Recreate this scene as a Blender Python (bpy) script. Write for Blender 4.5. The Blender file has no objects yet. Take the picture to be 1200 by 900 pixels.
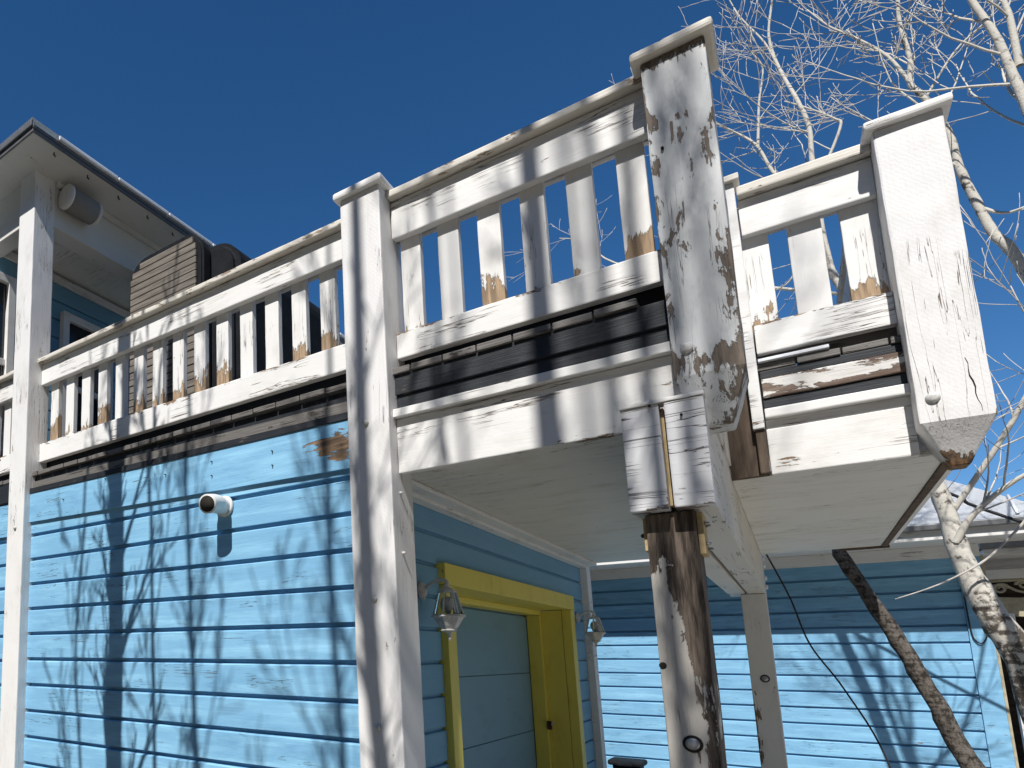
import bpy, bmesh, math, random
from mathutils import Vector, noise as mnoise
S = bpy.context.scene
C = S.collection
H = 1.6                                   # eye height: all heights below are given from the eye, ground at -H

# ------------------------------------------------------------------ camera, sky, sun
cd = bpy.data.cameras.new('camera'); cam = bpy.data.objects.new('camera', cd); C.objects.link(cam)
cd.sensor_width = 36; cd.lens = 36 * 807.6 / 1200
cd.shift_x = (600 - 219.5) / 1200; cd.shift_y = (648.6 - 450) / 1200
cd.clip_start = .05; cd.clip_end = 2000
cam.location = (0, 0, H); cam.rotation_euler = (math.radians(90 + 8.49), 0, math.radians(41.37))
S.camera = cam
SUN = Vector((.172, -1, 1.2)).normalized()
w = bpy.data.worlds.new('World'); S.world = w; w.use_nodes = True
nt = w.node_tree; bg = nt.nodes['Background']
sky = nt.nodes.new('ShaderNodeTexSky'); sky.sky_type = 'NISHITA'; sky.sun_disc = False
sky.sun_elevation = math.asin(SUN.z); sky.sun_rotation = math.radians(170.2)
sky.altitude = 2400; sky.air_density = 1.0; sky.dust_density = 0.0; sky.ozone_density = 3.0
hs = nt.nodes.new('ShaderNodeHueSaturation'); hs.inputs['Saturation'].default_value = 1.26
nt.links.new(sky.outputs[0], hs.inputs['Color']); nt.links.new(hs.outputs[0], bg.inputs[0]); bg.inputs[1].default_value = .102
sl = bpy.data.lights.new('sun', 'SUN'); sl.energy = 5.0; sl.angle = math.radians(.53); sl.color = (1, .97, .935)
so = bpy.data.objects.new('sun', sl); C.objects.link(so); so.rotation_euler = SUN.to_track_quat('Z', 'Y').to_euler()
so.location = (3, -8, 12)
S.view_settings.view_transform = 'Standard'; S.view_settings.look = 'None'; S.view_settings.exposure = .15; S.view_settings.gamma = 1

R = random.Random(7)
# ------------------------------------------------------------------ materials
def N(nt, t, **k):
    n = nt.nodes.new(t)
    for a, b in k.items(): setattr(n, a, b)
    return n
def mat(name):
    m = bpy.data.materials.new(name); m.use_nodes = True
    return m, m.node_tree, m.node_tree.nodes['Principled BSDF']
def mth(nt, op, a, b=None, c=None):
    n = N(nt, 'ShaderNodeMath', operation=op)
    for i, v in enumerate((a, b, c)):
        if v is None: continue
        if isinstance(v, (int, float)): n.inputs[i].default_value = v
        else: nt.links.new(v, n.inputs[i])
    return n.outputs[0]
def sstep(nt, v, a, b, lo=0, hi=1):
    n = N(nt, 'ShaderNodeMapRange', interpolation_type='SMOOTHSTEP')
    nt.links.new(v, n.inputs[0])
    for i, x in enumerate((a, b, lo, hi)): n.inputs[1 + i].default_value = x
    return n.outputs[0]
def mixc(nt, f, a, b):
    n = N(nt, 'ShaderNodeMix', data_type='RGBA')
    if isinstance(f, (int, float)): n.inputs[0].default_value = f
    else: nt.links.new(f, n.inputs[0])
    for i, v in ((6, a), (7, b)):
        if isinstance(v, tuple): n.inputs[i].default_value = (*v, 1) if len(v) == 3 else v
        else: nt.links.new(v, n.inputs[i])
    return n.outputs[2]
def coords(nt, scale=(1, 1, 1)):
    tc = N(nt, 'ShaderNodeTexCoord'); oi = N(nt, 'ShaderNodeObjectInfo')
    v = N(nt, 'ShaderNodeVectorMath', operation='SCALE'); v.inputs[0].default_value = (37, 53, 71)
    nt.links.new(oi.outputs['Random'], v.inputs['Scale'])
    a = N(nt, 'ShaderNodeVectorMath', operation='ADD'); nt.links.new(tc.outputs['Object'], a.inputs[0]); nt.links.new(v.outputs[0], a.inputs[1])
    def sc(s):
        m = N(nt, 'ShaderNodeVectorMath', operation='MULTIPLY'); nt.links.new(a.outputs[0], m.inputs[0]); m.inputs[1].default_value = s
        return m.outputs[0]
    return a.outputs[0], sc
def noise(nt, vec, scale, detail=5, rough=.6, dist=0):
    n = N(nt, 'ShaderNodeTexNoise'); nt.links.new(vec, n.inputs['Vector'])
    n.inputs['Scale'].default_value = scale; n.inputs['Detail'].default_value = detail
    n.inputs['Roughness'].default_value = rough; n.inputs['Distortion'].default_value = dist
    return n.outputs['Fac']
def bump(nt, h, strength, dist, prev=None):
    b = N(nt, 'ShaderNodeBump'); b.inputs['Strength'].default_value = strength; b.inputs['Distance'].default_value = dist
    nt.links.new(h, b.inputs['Height'])
    if prev: nt.links.new(prev, b.inputs['Normal'])
    return b.outputs[0]
AX = {'x': (.09, 1, 1), 'y': (1, .09, 1), 'z': (1, 1, .09)}
def paint(name, col, axis='x', wood=(.33, .21, .12), wood2=(.12, .085, .06), base=0., dirt_shade=(.62, .58, .52), dirt_shade_amt=.35,
          rough=.55, grainb=.25, saw=0., crack=.0, blotch=0., lo=.52):
    """old brushed paint on sawn wood; the mesh attribute 'wear' says where it has come off"""
    m, nt, bs = mat(name)
    vec, sc = coords(nt)
    g = noise(nt, sc(AX[axis]), 60, 6, .65)
    fine = noise(nt, sc(tuple(.35 * a if a < 1 else 1 for a in AX[axis])), 190, 3, .6)
    iso = noise(nt, sc(tuple(.45 if a < 1 else 1 for a in AX[axis])), 13, 6, .68, .6)
    at = N(nt, 'ShaderNodeAttribute', attribute_name='wear')
    v = mth(nt, 'MULTIPLY_ADD', iso, .62, mth(nt, 'MULTIPLY', g, .38))
    v = mth(nt, 'ADD', v, mth(nt, 'ADD', at.outputs['Fac'], base))
    peel = sstep(nt, v, .645, .66)
    if crack:
        ck = noise(nt, sc(tuple(.07 if a < 1 else 1.6 for a in AX[axis])), 14, 4, .6, .5)
        ck = mth(nt, 'ABSOLUTE', mth(nt, 'SUBTRACT', ck, .5))
        where = sstep(nt, noise(nt, sc((1, 1, 1)), 2.3, 2), lo, lo + .08)
        ckm = mth(nt, 'MULTIPLY', sstep(nt, ck, 0.0, crack, 1, 0), where)
        peel = mth(nt, 'MAXIMUM', peel, ckm)
    wd = mixc(nt, sstep(nt, g, .38, .66), wood2, wood)
    pt = col
    big = noise(nt, sc(tuple(.4 if a < 1 else 1 for a in AX[axis])), 7, 6, .7)
    pt = mixc(nt, sstep(nt, big, .48, .75, 0, dirt_shade_amt), pt, tuple(c * d for c, d in zip(col, dirt_shade)))
    if blotch:
        pt = mixc(nt, sstep(nt, noise(nt, sc(AX[axis]), 16, 5, .7), .42, .8, 0, blotch), pt, tuple(min(1, c * 1.5 + .1) for c in col))
    pt = mixc(nt, sstep(nt, fine, .55, .85, 0, .22), pt, tuple(c * .7 for c in col))
    rim = mth(nt, 'MULTIPLY', sstep(nt, v, .60, .645), .35)
    pt = mixc(nt, rim, pt, tuple(c * .75 + .02 for c in col))
    nt.links.new(mixc(nt, peel, pt, wd), bs.inputs['Base Color'])
    nt.links.new(sstep(nt, peel, 0, 1, rough, .9), bs.inputs['Roughness'])
    h = mth(nt, 'ADD', mth(nt, 'MULTIPLY', g, .5), mth(nt, 'MULTIPLY', fine, .5))
    b = bump(nt, h, grainb, .006)
    if saw:
        wv = N(nt, 'ShaderNodeTexWave', wave_type='BANDS', bands_direction='DIAGONAL'); nt.links.new(sc((1, 1, .8)), wv.inputs['Vector'])
        wv.inputs['Scale'].default_value = 34; wv.inputs['Distortion'].default_value = 5; wv.inputs['Detail'].default_value = 3; wv.inputs['Detail Scale'].default_value = 2
        b = bump(nt, mth(nt, 'MULTIPLY', wv.outputs['Fac'], noise(nt, sc((1, 1, 1)), 30, 3)), saw, .006, b)
    b = bump(nt, mth(nt, 'SUBTRACT', 1, peel), .9, .005, b)
    nt.links.new(b, bs.inputs['Normal'])
    bs.inputs['Specular IOR Level'].default_value = .35
    return m
def plain(name, col, rough=.6, metal=0, var=.15, nscale=20, bmp=.1, spec=.4, stretch=(1, 1, 1)):
    m, nt, bs = mat(name)
    vec, sc = coords(nt)
    n = noise(nt, sc(stretch), nscale, 5, .65)
    nt.links.new(mixc(nt, sstep(nt, n, .3, .75), col, tuple(c * (1 - var * 2) for c in col)), bs.inputs['Base Color'])
    bs.inputs['Roughness'].default_value = rough; bs.inputs['Metallic'].default_value = metal; bs.inputs['Specular IOR Level'].default_value = spec
    if bmp: nt.links.new(bump(nt, n, bmp, .004), bs.inputs['Normal'])
    return m
WHITE = (.80, .79, .76); BLUE = (.21, .45, .66)
M = {}
M['white_x'] = paint('white paint on rails', WHITE, 'x', crack=.012)
M['white_y'] = paint('white paint along depth', WHITE, 'y', crack=.010)
M['baluster'] = paint('white paint on balusters', WHITE, 'z', wood=(.46, .33, .21), wood2=(.24, .17, .11), crack=.005)
M['post'] = paint('white paint on rough sawn posts', (.78, .77, .75), 'z', saw=.07, grainb=.45, crack=.006)
M['newel'] = paint('flaking paint with dapple shade on newel', (.64, .65, .64), 'z', wood=(.24, .195, .155), wood2=(.12, .10, .08), dirt_shade_amt=.75, dirt_shade=(.42, .46, .50), grainb=.35, crack=.006, lo=.48)  # greyed tone and bluish mottle also stand in for dappled tree shade
M['rotpost'] = paint('flaking paint on weathered post', (.66, .62, .55), 'z', wood=(.22, .175, .135), wood2=(.055, .042, .034), grainb=1.0, crack=.03, lo=.44)
M['soffit'] = paint('plain soffit paint', (.66, .645, .60), 'y', dirt_shade_amt=.2, grainb=.06)
M['endgrain'] = paint('cracked white paint on beam end', (.74, .74, .74), 'x', wood=(.22, .18, .15), wood2=(.10, .08, .07), crack=.012, base=.02, lo=.42, dirt_shade_amt=.6, dirt_shade=(.7, .72, .76))
M['beam'] = paint('white paint on beam', (.70, .67, .60), 'y', wood=(.25, .17, .10), crack=.012)
M['ceiling'] = paint('cream grey soffit paint', (.74, .72, .655), 'x', crack=.006, lo=.5, dirt_shade_amt=.55, dirt_shade=(.72, .68, .60), grainb=.15)
M['blue_x'] = paint('sky blue siding paint', BLUE, 'x', wood=(.34, .22, .13), dirt_shade=(.70, .76, .82), dirt_shade_amt=.8, grainb=.3, blotch=.55, crack=.004, rough=.5)
M['blue_y'] = paint('sky blue siding paint on side wall', (.165, .36, .52), 'y', dirt_shade=(.8, .84, .9), dirt_shade_amt=.5, grainb=.2, blotch=.15)
M['dark'] = paint('dark rim board with rail shade', (.020, .023, .028), 'x', wood=(.10, .09, .08), wood2=(.05, .045, .04), base=.03, dirt_shade=(.5, .5, .5), grainb=.5)  # black combines dark paint with the shade of the rail overhead
M['greywood'] = paint('grey weathered timber', (.16, .15, .138), 'x', wood=(.10, .085, .075), wood2=(.05, .043, .038), base=.06, grainb=.9, crack=.03)
M['cap'] = paint('worn white rail cap', (.70, .66, .58), 'x', wood=(.36, .27, .19), wood2=(.2, .15, .11), base=.075, grainb=.4)
M['brownpeel'] = paint('peeling white paint on brown board', (.72, .70, .66), 'x', wood=(.24, .18, .14), wood2=(.13, .09, .07), base=.07, grainb=.6)
M['barebrown'] = plain('bare brown timber', (.16, .12, .09), .9, 0, .3, 30, .4, .2, (1, 1, .12))
M['yellow'] = paint('yellow door trim paint', (.74, .64, .125), 'z', dirt_shade_amt=.4, grainb=.1)
M['door'] = paint('pale blue garage door paint', (.19, .34, .43), 'y', grainb=.08, dirt_shade_amt=.3)
M['plywood'] = plain('raw plywood gusset', (.62, .47, .25), .8, 0, .2, 18, .2, .2, (.3, 1, 1))
M['galv'] = plain('galvanised bolt', (.50, .50, .50), .45, .7, .2, 60, .1)
M['boltwhite'] = plain('painted bolt head', (.68, .67, .64), .5, 0, .2, 60, .2)
M['hole'] = plain('dark counterbore', (.03, .025, .02), .9)
M['pvc'] = plain('white pvc pipe', (.78, .77, .72), .4, 0, .06, 8, .02)
M['black'] = plain('black plastic shell', (.014, .016, .020), .75, 0, .3, 9, .05, .15)
M['slat'] = plain('weathered cedar slats', (.23, .205, .175), .85, 0, .28, 40, .4, .2, (.08, 1, 1))
M['metal'] = plain('pale roofing metal', (.62, .64, .66), .3, .8, .08, 5, .02)
M['darkmetal'] = plain('grey drip edge', (.17, .175, .18), .5, .3, .15, 12, .05)
M['speaker'] = plain('grey speaker cloth', (.25, .245, .23), .8, 0, .1, 90, .2)
M['speakercap'] = plain('white speaker cap', (.74, .73, .70), .5, 0, .06)
M['lamp'] = plain('white enamel lantern', (.72, .70, .66), .45, 0, .15, 40, .1)
M['roofwhite'] = plain('white metal roof sheet', (.80, .83, .86), .5, 0, .08, 3, .03)
M['cream'] = plain('cream scroll trim', (.50, .44, .30), .7, 0, .15, 20, .1)
M['darkbrown'] = plain('dark timber siding', (.06, .045, .035), .85, 0, .3, 15, .2, .2, (.1, 1, 1))
M['cable'] = plain('black cable', (.02, .02, .022), .6)
M['hook'] = plain('dark hook', (.05, .04, .035), .6)
M['soil'] = plain('dormant yard soil', (.15, .13, .10), .95, 0, .2, 40, .5, .2)
M['bounce_drive'] = plain('pale bounce concrete', (.44, .415, .37), .95, 0, .18, 60, .5, .2)
M['lampbulb'] = plain('frosted bulb', (.7, .68, .62), .4)
M['rust'] = plain('rusty latch', (.10, .035, .02), .8, 0, .3, 60, .2)
def bark(name, c1, c2, sc_, lo, hi, b):
    m, nt, bs = mat(name)
    vec, sc = coords(nt)
    n1 = noise(nt, sc((1, 1, .55)), sc_, 6, .7, .8); n2 = noise(nt, sc((1, 1, 3.5)), sc_ * .35, 4, .6)
    v = mth(nt, 'MULTIPLY_ADD', n1, .6, mth(nt, 'MULTIPLY', n2, .4))
    at = N(nt, 'ShaderNodeAttribute', attribute_name='wear')
    v = mth(nt, 'ADD', v, at.outputs['Fac'])
    nt.links.new(mixc(nt, sstep(nt, v, lo, hi), c1, c2), bs.inputs['Base Color'])
    bs.inputs['Roughness'].default_value = .85; bs.inputs['Specular IOR Level'].default_value = .2
    nt.links.new(bump(nt, mth(nt, 'MULTIPLY', v, -1), b, .02), bs.inputs['Normal'])
    return m
M['aspen'] = bark('aspen bark', (.60, .57, .50), (.10, .085, .07), 16, .52, .62, .6)
M['darkbark'] = bark('rough brown bark', (.165, .145, .125), (.03, .025, .02), 34, .40, .60, 1.0)
M['twig'] = plain('pale twigs', (.66, .62, .56), .8, 0, .25, 8, 0, .2)
M['darktwig'] = plain('shaded twigs', (.16, .125, .11), .8, 0, .25, 8, 0, .2)
gm, gt, gb = mat('lantern glass'); gb.inputs['Base Color'].default_value = (.9, .95, .95, 1); gb.inputs['Roughness'].default_value = .06
gb.inputs['Transmission Weight'].default_value = .95; gb.inputs['IOR'].default_value = 1.2; M['glass'] = gm
gm, gt, gb = mat('dark window glass'); gb.inputs['Base Color'].default_value = (.02, .025, .03, 1); gb.inputs['Roughness'].default_value = .08; M['pane'] = gm

# ------------------------------------------------------------------ helpers
def thing(name, label, cat, loc, group=None):
    o = bpy.data.objects.new(name, None); C.objects.link(o); o.empty_display_size = .1
    o.location = (loc[0], loc[1], loc[2] + H); o['label'] = label; o['category'] = cat
    if group: o['group'] = group
    return o
def tag(o, label, cat, group=None):
    o['label'] = label; o['category'] = cat
    if group: o['group'] = group
    return o
def obj(name, me, m, parent=None, loc=(0, 0, 0)):
    o = bpy.data.objects.new(name, me); C.objects.link(o)
    if m is not None and not me.materials: me.materials.append(m)
    pl = Vector((loc[0], loc[1], loc[2] + H))
    if parent is not None:
        o.parent = parent; q = parent; base = Vector()
        while q: base += q.location; q = q.parent
        pl -= base
    o.location = pl
    return o
def finish(bm, name, wear=None, off=(0, 0, 0), jit=0, smooth=False):
    if jit:
        for v in bm.verts:
            q = (v.co + Vector(off)) * 9
            v.co += Vector((mnoise.noise(q), mnoise.noise(q + Vector((9, 3, 1))), mnoise.noise(q + Vector((2, 8, 5))))) * jit
    bmesh.ops.recalc_face_normals(bm, faces=bm.faces)
    me = bpy.data.meshes.new(name); bm.to_mesh(me); bm.free()
    if wear is not None:
        a = me.attributes.new('wear', 'FLOAT', 'POINT')
        a.data.foreach_set('value', [wear(v.co.x + off[0], v.co.y + off[1], v.co.z + off[2]) for v in me.vertices])
    if smooth: me.polygons.foreach_set('use_smooth', [True] * len(me.polygons))
    return me
def slices(bm, lo, hi, step):
    for ax in range(3):
        if not step[ax]: continue
        n = max(1, int(round((hi[ax] - lo[ax]) / step[ax])))
        for i in range(1, n):
            co = [0, 0, 0]; co[ax] = lo[ax] + (hi[ax] - lo[ax]) * i / n; no = [0, 0, 0]; no[ax] = 1
            bmesh.ops.bisect_plane(bm, geom=bm.verts[:] + bm.edges[:] + bm.faces[:], plane_co=co, plane_no=no)
def box(name, m, x0, x1, y0, y1, z0, z1, parent=None, bev=.004, step=(0, 0, 0), wear=None, jit=0, shear=None, chamfer=None):
    c = Vector(((x0 + x1) / 2, (y0 + y1) / 2, (z0 + z1) / 2)); h = Vector(((x1 - x0) / 2, (y1 - y0) / 2, (z1 - z0) / 2))
    bm = bmesh.new(); bmesh.ops.create_cube(bm, size=1)
    for v in bm.verts: v.co = Vector((v.co.x * 2 * h.x, v.co.y * 2 * h.y, v.co.z * 2 * h.z))
    if bev: bmesh.ops.bevel(bm, geom=bm.edges[:], offset=min(bev, .45 * 2 * min(h)), segments=2, affect='EDGES', profile=.6)
    slices(bm, -h, h, step)
    if chamfer:                                         # (height, inset front/sides/back): tapered foot
        hh, ins = chamfer
        bmesh.ops.bisect_plane(bm, geom=bm.verts[:] + bm.edges[:] + bm.faces[:], plane_co=(0, 0, -h.z + hh), plane_no=(0, 0, 1))
        for v in bm.verts:
            t = max(0, (-h.z + hh - v.co.z) / hh)
            v.co.x -= math.copysign(1, v.co.x) * t * min(ins, abs(v.co.x)); v.co.y += t * ins * 1.3 * (1 if v.co.y < 0 else -.2)
    if shear:
        for v in bm.verts: v.co.z += shear * (v.co.x + c.x)
    me = finish(bm, name, wear, c, jit)
    return obj(name, me, m, parent, c)
def prism(name, m, prof, axis, a0, a1, parent=None, step=0, wear=None, jit=0, tilt=0):
    """prof: list of (u,z) pairs; u is depth (y when the board runs in x, x when it runs in y)"""
    n = max(1, int(round((a1 - a0) / step))) if step else 1
    cu = sum(p[0] for p in prof) / len(prof); cz = sum(p[1] for p in prof) / len(prof); ca = (a0 + a1) / 2
    bm = bmesh.new(); rings = []
    for i in range(n + 1):
        a = a0 + (a1 - a0) * i / n - ca
        rings.append([bm.verts.new((a, u - cu, z - cz + tilt * a) if axis == 'x' else (u - cu, a, z - cz + tilt * a)) for u, z in prof])
    for i in range(n):
        for k in range(len(prof)):
            l = (k + 1) % len(prof); bm.faces.new((rings[i][k], rings[i][l], rings[i + 1][l], rings[i + 1][k]))
    bm.faces.new(rings[0]); bm.faces.new(rings[-1][::-1])
    c = (ca, cu, cz) if axis == 'x' else (cu, ca, cz)
    return obj(name, finish(bm, name, wear, c, jit), m, parent, c)
def lathe_bm(prof, n=16, axis='z', bm=None, off=(0, 0, 0), rot=0):
    bm = bm or bmesh.new(); rings = []
    for r, z in prof:
        rg = []
        for k in range(n):
            a = 2 * math.pi * (k + .5) / n + rot; p = (r * math.cos(a), r * math.sin(a), z)
            p = {'z': p, 'y': (p[0], p[2], p[1]), 'x': (p[2], p[0], p[1])}[axis]
            rg.append(bm.verts.new(Vector(p) + Vector(off)))
        rings.append(rg)
    for a, b in zip(rings, rings[1:]):
        for k in range(n): bm.faces.new((a[k], a[(k + 1) % n], b[(k + 1) % n], b[k]))
    bm.faces.new(rings[0]); bm.faces.new(rings[-1])
    return bm
def lathe(name, m, prof, loc, parent=None, n=16, axis='z', smooth=False, rot=0):
    return obj(name, finish(lathe_bm(prof, n, axis, rot=rot), name, smooth=smooth), m, parent, loc)
def bolt(loc, parent, r=.022, axis='-y', m='boltwhite', name='bolt'):
    s = -1 if axis[0] == '-' else 1
    return lathe(name, M[m], [(r, 0), (r, s * .004), (r * .85, s * .011), (r * .4, s * .014)], loc, parent, 12, axis[-1], True)
def tube_into(V, F, W, pts, rad, n=6, wear=0, jit=0):
    base = None; prev = None; up = Vector((.3, .2, 1))
    for i, p in enumerate(pts):
        p = Vector(p); d = (Vector(pts[min(i + 1, len(pts) - 1)]) - Vector(pts[max(i - 1, 0)])).normalized()
        if prev is None: a = d.orthogonal().normalized()
        else: a = (prev - d * prev.dot(d)).normalized()
        b = d.cross(a); prev = a; s = len(V)
        for k in range(n):
            t = 2 * math.pi * k / n; rr = rad[i] * (1 + (R.uniform(-jit, jit) if jit else 0))
            V.append(p + (a * math.cos(t) + b * math.sin(t)) * rr); W.append(wear(p) if callable(wear) else wear)
        if base is not None:
            for k in range(n): F.append((base + k, base + (k + 1) % n, s + (k + 1) % n, s + k))
        base = s
    F.append(tuple(range(base, base + n)))
def tubes(name, m, lst, parent=None, n=6, smooth=True, wear=0, jit=0, org=None):
    V, F, W = [], [], []
    for pts, rad in lst: tube_into(V, F, W, pts, rad, n, wear, jit)
    o0 = Vector(org) if org else V[0].copy()
    me = bpy.data.meshes.new(name); me.from_pydata([v - o0 for v in V], [], F)
    a = me.attributes.new('wear', 'FLOAT', 'POINT'); a.data.foreach_set('value', W)
    if smooth: me.polygons.foreach_set('use_smooth', [True] * len(me.polygons))
    return obj(name, me, m, parent, o0)
def smoothpath(pts, k=4):
    P = [Vector(p) for p in pts]; out = []
    for i in range(len(P) - 1):
        a, b, c, d = P[max(i - 1, 0)], P[i], P[i + 1], P[min(i + 2, len(P) - 1)]
        for j in range(k):
            t = j / k
            out.append(.5 * ((2 * b) + (c - a) * t + (2 * a - 5 * b + 4 * c - d) * t * t + (3 * b - a - 3 * c + d) * t ** 3))
    out.append(P[-1]); return out

# ------------------------------------------------------------------ ground
gme = bpy.data.meshes.new('ground'); bm = bmesh.new(); bmesh.ops.create_grid(bm, x_segments=24, y_segments=24, size=600)
bm.to_mesh(gme); bm.free(); g = obj('ground', gme, M['soil'], None, (0, 0, -H)); g['kind'] = 'structure'
g = box('bounce_driveway', M['bounce_drive'], -1.36, 7.5, .4, 10.2, -H - .06, -H + .012, None, .004); g['kind'] = 'structure'  # unseen pale slab added to bounce sunlight up onto the soffits

# unseen slope added behind the viewer to cut sky light on the facade
M['slope'] = plain('dark sky-blocking slope', (.045, .055, .03), .95, 0, .3, .4, .3, .1)
bm = bmesh.new(); rows = []
for i in range(41):
    a = math.radians(-205 + 230 * i / 40); row = []
    for d, h in ((17, 0), (20, 3), (24, 9), (29, 17), (36, 25), (60, 33), (90, 34)):
        e = min(1, (i + 2) / 9, (42 - i) / 9); n_ = mnoise.noise(Vector((i * .35, d * .08, 3)))
        row.append(bm.verts.new((d * math.cos(a), d * math.sin(a), h * e * (1 + .18 * n_) - .05)))
    rows.append(row)
for a, b in zip(rows, rows[1:]):
    for k in range(6): bm.faces.new((a[k], a[k + 1], b[k + 1], b[k]))
hl = obj('added_slope', finish(bm, 'added_slope', smooth=True), M['slope'], None, (0, 0, -H)); hl['kind'] = 'structure'

# ------------------------------------------------------------------ blue house (garage below, upper storey behind the deck)
house = thing('blue_house', 'sky blue clapboard house with yellow garage door under the white deck', 'house', (-3, 5, -H))
YF, TI = 2.872, -.008
def sid(y, zb, pitch=.172):                              # shiplap board profile, front at y
    return [(y + .042, zb), (y, zb), (y, zb + pitch - .030), (y + .006, zb + pitch - .024), (y + .034, zb + pitch - .022), (y + .034, zb + pitch), (y + .042, zb + pitch)]
def wsid(x, y, z): return -.06 + .03 * mnoise.noise(Vector((x * 2, z * 9, 3)))
grooves = [.852 - .1725 * k for k in range(15)]
for k in range(0, 15):
    for a0, a1 in ((-4.02, -1.445), (-7.5, -4.18)):
        prism('siding_board', M['blue_x'], sid(YF + R.uniform(-.001, .001), grooves[k], .172 if k else .12), 'x', a0, a1, house, .16, wsid, .0012, TI * .6)
def wfrz(x, y, z):
    d = math.hypot((x + 1.56) / .20, (z - 1.00) / .095)
    return -.1 + max(0, 1 - d * .75) * .48
def tiltf(x): return 1.175 - .026 * (x + 4.1)
for a0, a1 in ((-4.02, -1.445), (-7.5, -4.18)):
    o = prism('frieze_board', M['blue_x'], [(2.853, .905), (2.88, .905), (2.88, 1.14), (2.853, 1.14)], 'x', a0, a1, house, .05, None, .001, -.026)
    bm = bmesh.new(); bm.from_mesh(o.data); slices(bm, (-9, -9, -.12), (9, 9, .12), (0, 0, .03)); bm.to_mesh(o.data); bm.free()
    a = o.data.attributes.new('wear', 'FLOAT', 'POINT') if 'wear' not in o.data.attributes else o.data.attributes['wear']
    wl = o.matrix_basis.translation + house.location
    a.data.foreach_set('value', [wfrz(v.co.x + wl.x, 0, v.co.z + wl.z - H) for v in o.data.vertices])
for nx, nz in ((-2.33, 1.07), (-2.33, .99), (-2.68, 1.05), (-1.93, 1.06), (-1.93, .985), (-3.2, 1.10), (-3.62, 1.02)): bolt((nx, 2.853, nz - .026 * (nx + 2.7)), house, .0035, m='hook', name='nail_head')
box('wall_core', M['blue_x'], -7.5, -1.47, YF + .043, YF + .16, -H, .84, house, 0)
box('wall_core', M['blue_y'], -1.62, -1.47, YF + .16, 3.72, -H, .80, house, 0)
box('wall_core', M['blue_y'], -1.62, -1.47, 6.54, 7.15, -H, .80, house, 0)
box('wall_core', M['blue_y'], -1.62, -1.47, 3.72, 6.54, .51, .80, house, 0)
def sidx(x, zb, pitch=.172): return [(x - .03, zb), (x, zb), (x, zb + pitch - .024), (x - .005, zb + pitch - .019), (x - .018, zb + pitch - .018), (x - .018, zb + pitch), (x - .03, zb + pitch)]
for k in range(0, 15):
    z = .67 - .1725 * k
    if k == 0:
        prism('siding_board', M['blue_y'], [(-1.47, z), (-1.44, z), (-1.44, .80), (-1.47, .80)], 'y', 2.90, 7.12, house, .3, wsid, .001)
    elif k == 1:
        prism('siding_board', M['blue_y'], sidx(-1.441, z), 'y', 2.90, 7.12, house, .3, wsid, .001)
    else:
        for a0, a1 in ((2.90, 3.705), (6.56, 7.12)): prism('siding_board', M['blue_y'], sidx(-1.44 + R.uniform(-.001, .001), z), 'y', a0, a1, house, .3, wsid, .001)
# yellow garage door frame and door
gf = box('door_casing', M['yellow'], -1.475, -1.405, 3.71, 3.83, -H, .385, house, .004, (0, 0, .2), None, .001)
box('door_casing', M['yellow'], -1.475, -1.405, 6.43, 6.555, -H, .385, house, .004, (0, 0, .2), None, .001)
box('door_casing', M['yellow'], -1.475, -1.402, 3.705, 6.56, .387, .505, house, .004, (0, .3, 0), None, .001)
box('door_jamb', M['yellow'], -1.80, -1.478, 3.80, 3.828, -H, .383, house, .003)
box('door_jamb', M['yellow'], -1.80, -1.478, 6.432, 6.46, -H, .383, house, .003)
box('door_jamb', M['yellow'], -1.80, -1.478, 3.80, 6.46, .388, .42, house, .003)
box('door_stop', M['yellow'], -1.74, -1.635, 6.385, 6.43, -H, .345, house, .006)
box('door_stop', M['yellow'], -1.74, -1.635, 3.83, 3.875, -H, .345, house, .006)
box('door_stop', M['yellow'], -1.74, -1.635, 3.83, 6.43, .346, .387, house, .006)
gd = box('garage_door', M['door'], -1.80, -1.765, 3.83, 6.43, -H, .35, house, 0)
for k in range(4):
    z1 = .335 - .475 * k
    box('door_panel', M['door'], -1.764, -1.745, 3.835, 6.425, z1 - .471, z1, gd, .004, (0, .4, 0), None, .0008)
lk = box('door_latch', M['rust'], -1.635, -1.60, 6.36, 6.386, -.60, -.53, house, .005); bolt((-1.60, 6.372, -.55), lk, .018, 'x', 'galv', 'latch_knob')
# trim where the side wall meets the ceiling, and the white post at the back corner
box('crown_trim', M['white_y'], -1.439, -1.375, 3.03, 7.06, .792, .832, house, .008, (0, .3, 0))
box('crown_trim', M['white_y'], -1.375, -1.30, 3.03, 7.06, .808, .831, house, .006, (0, .3, 0))
box('corner_trim', M['white_y'], -1.475, -1.385, 7.06, 7.20, -H, .83, house, .005, (0, 0, .3))
box('corner_trim', M['blue_x'], -1.70, -1.476, 7.14, 7.19, -H, .83, house, .004)
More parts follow.
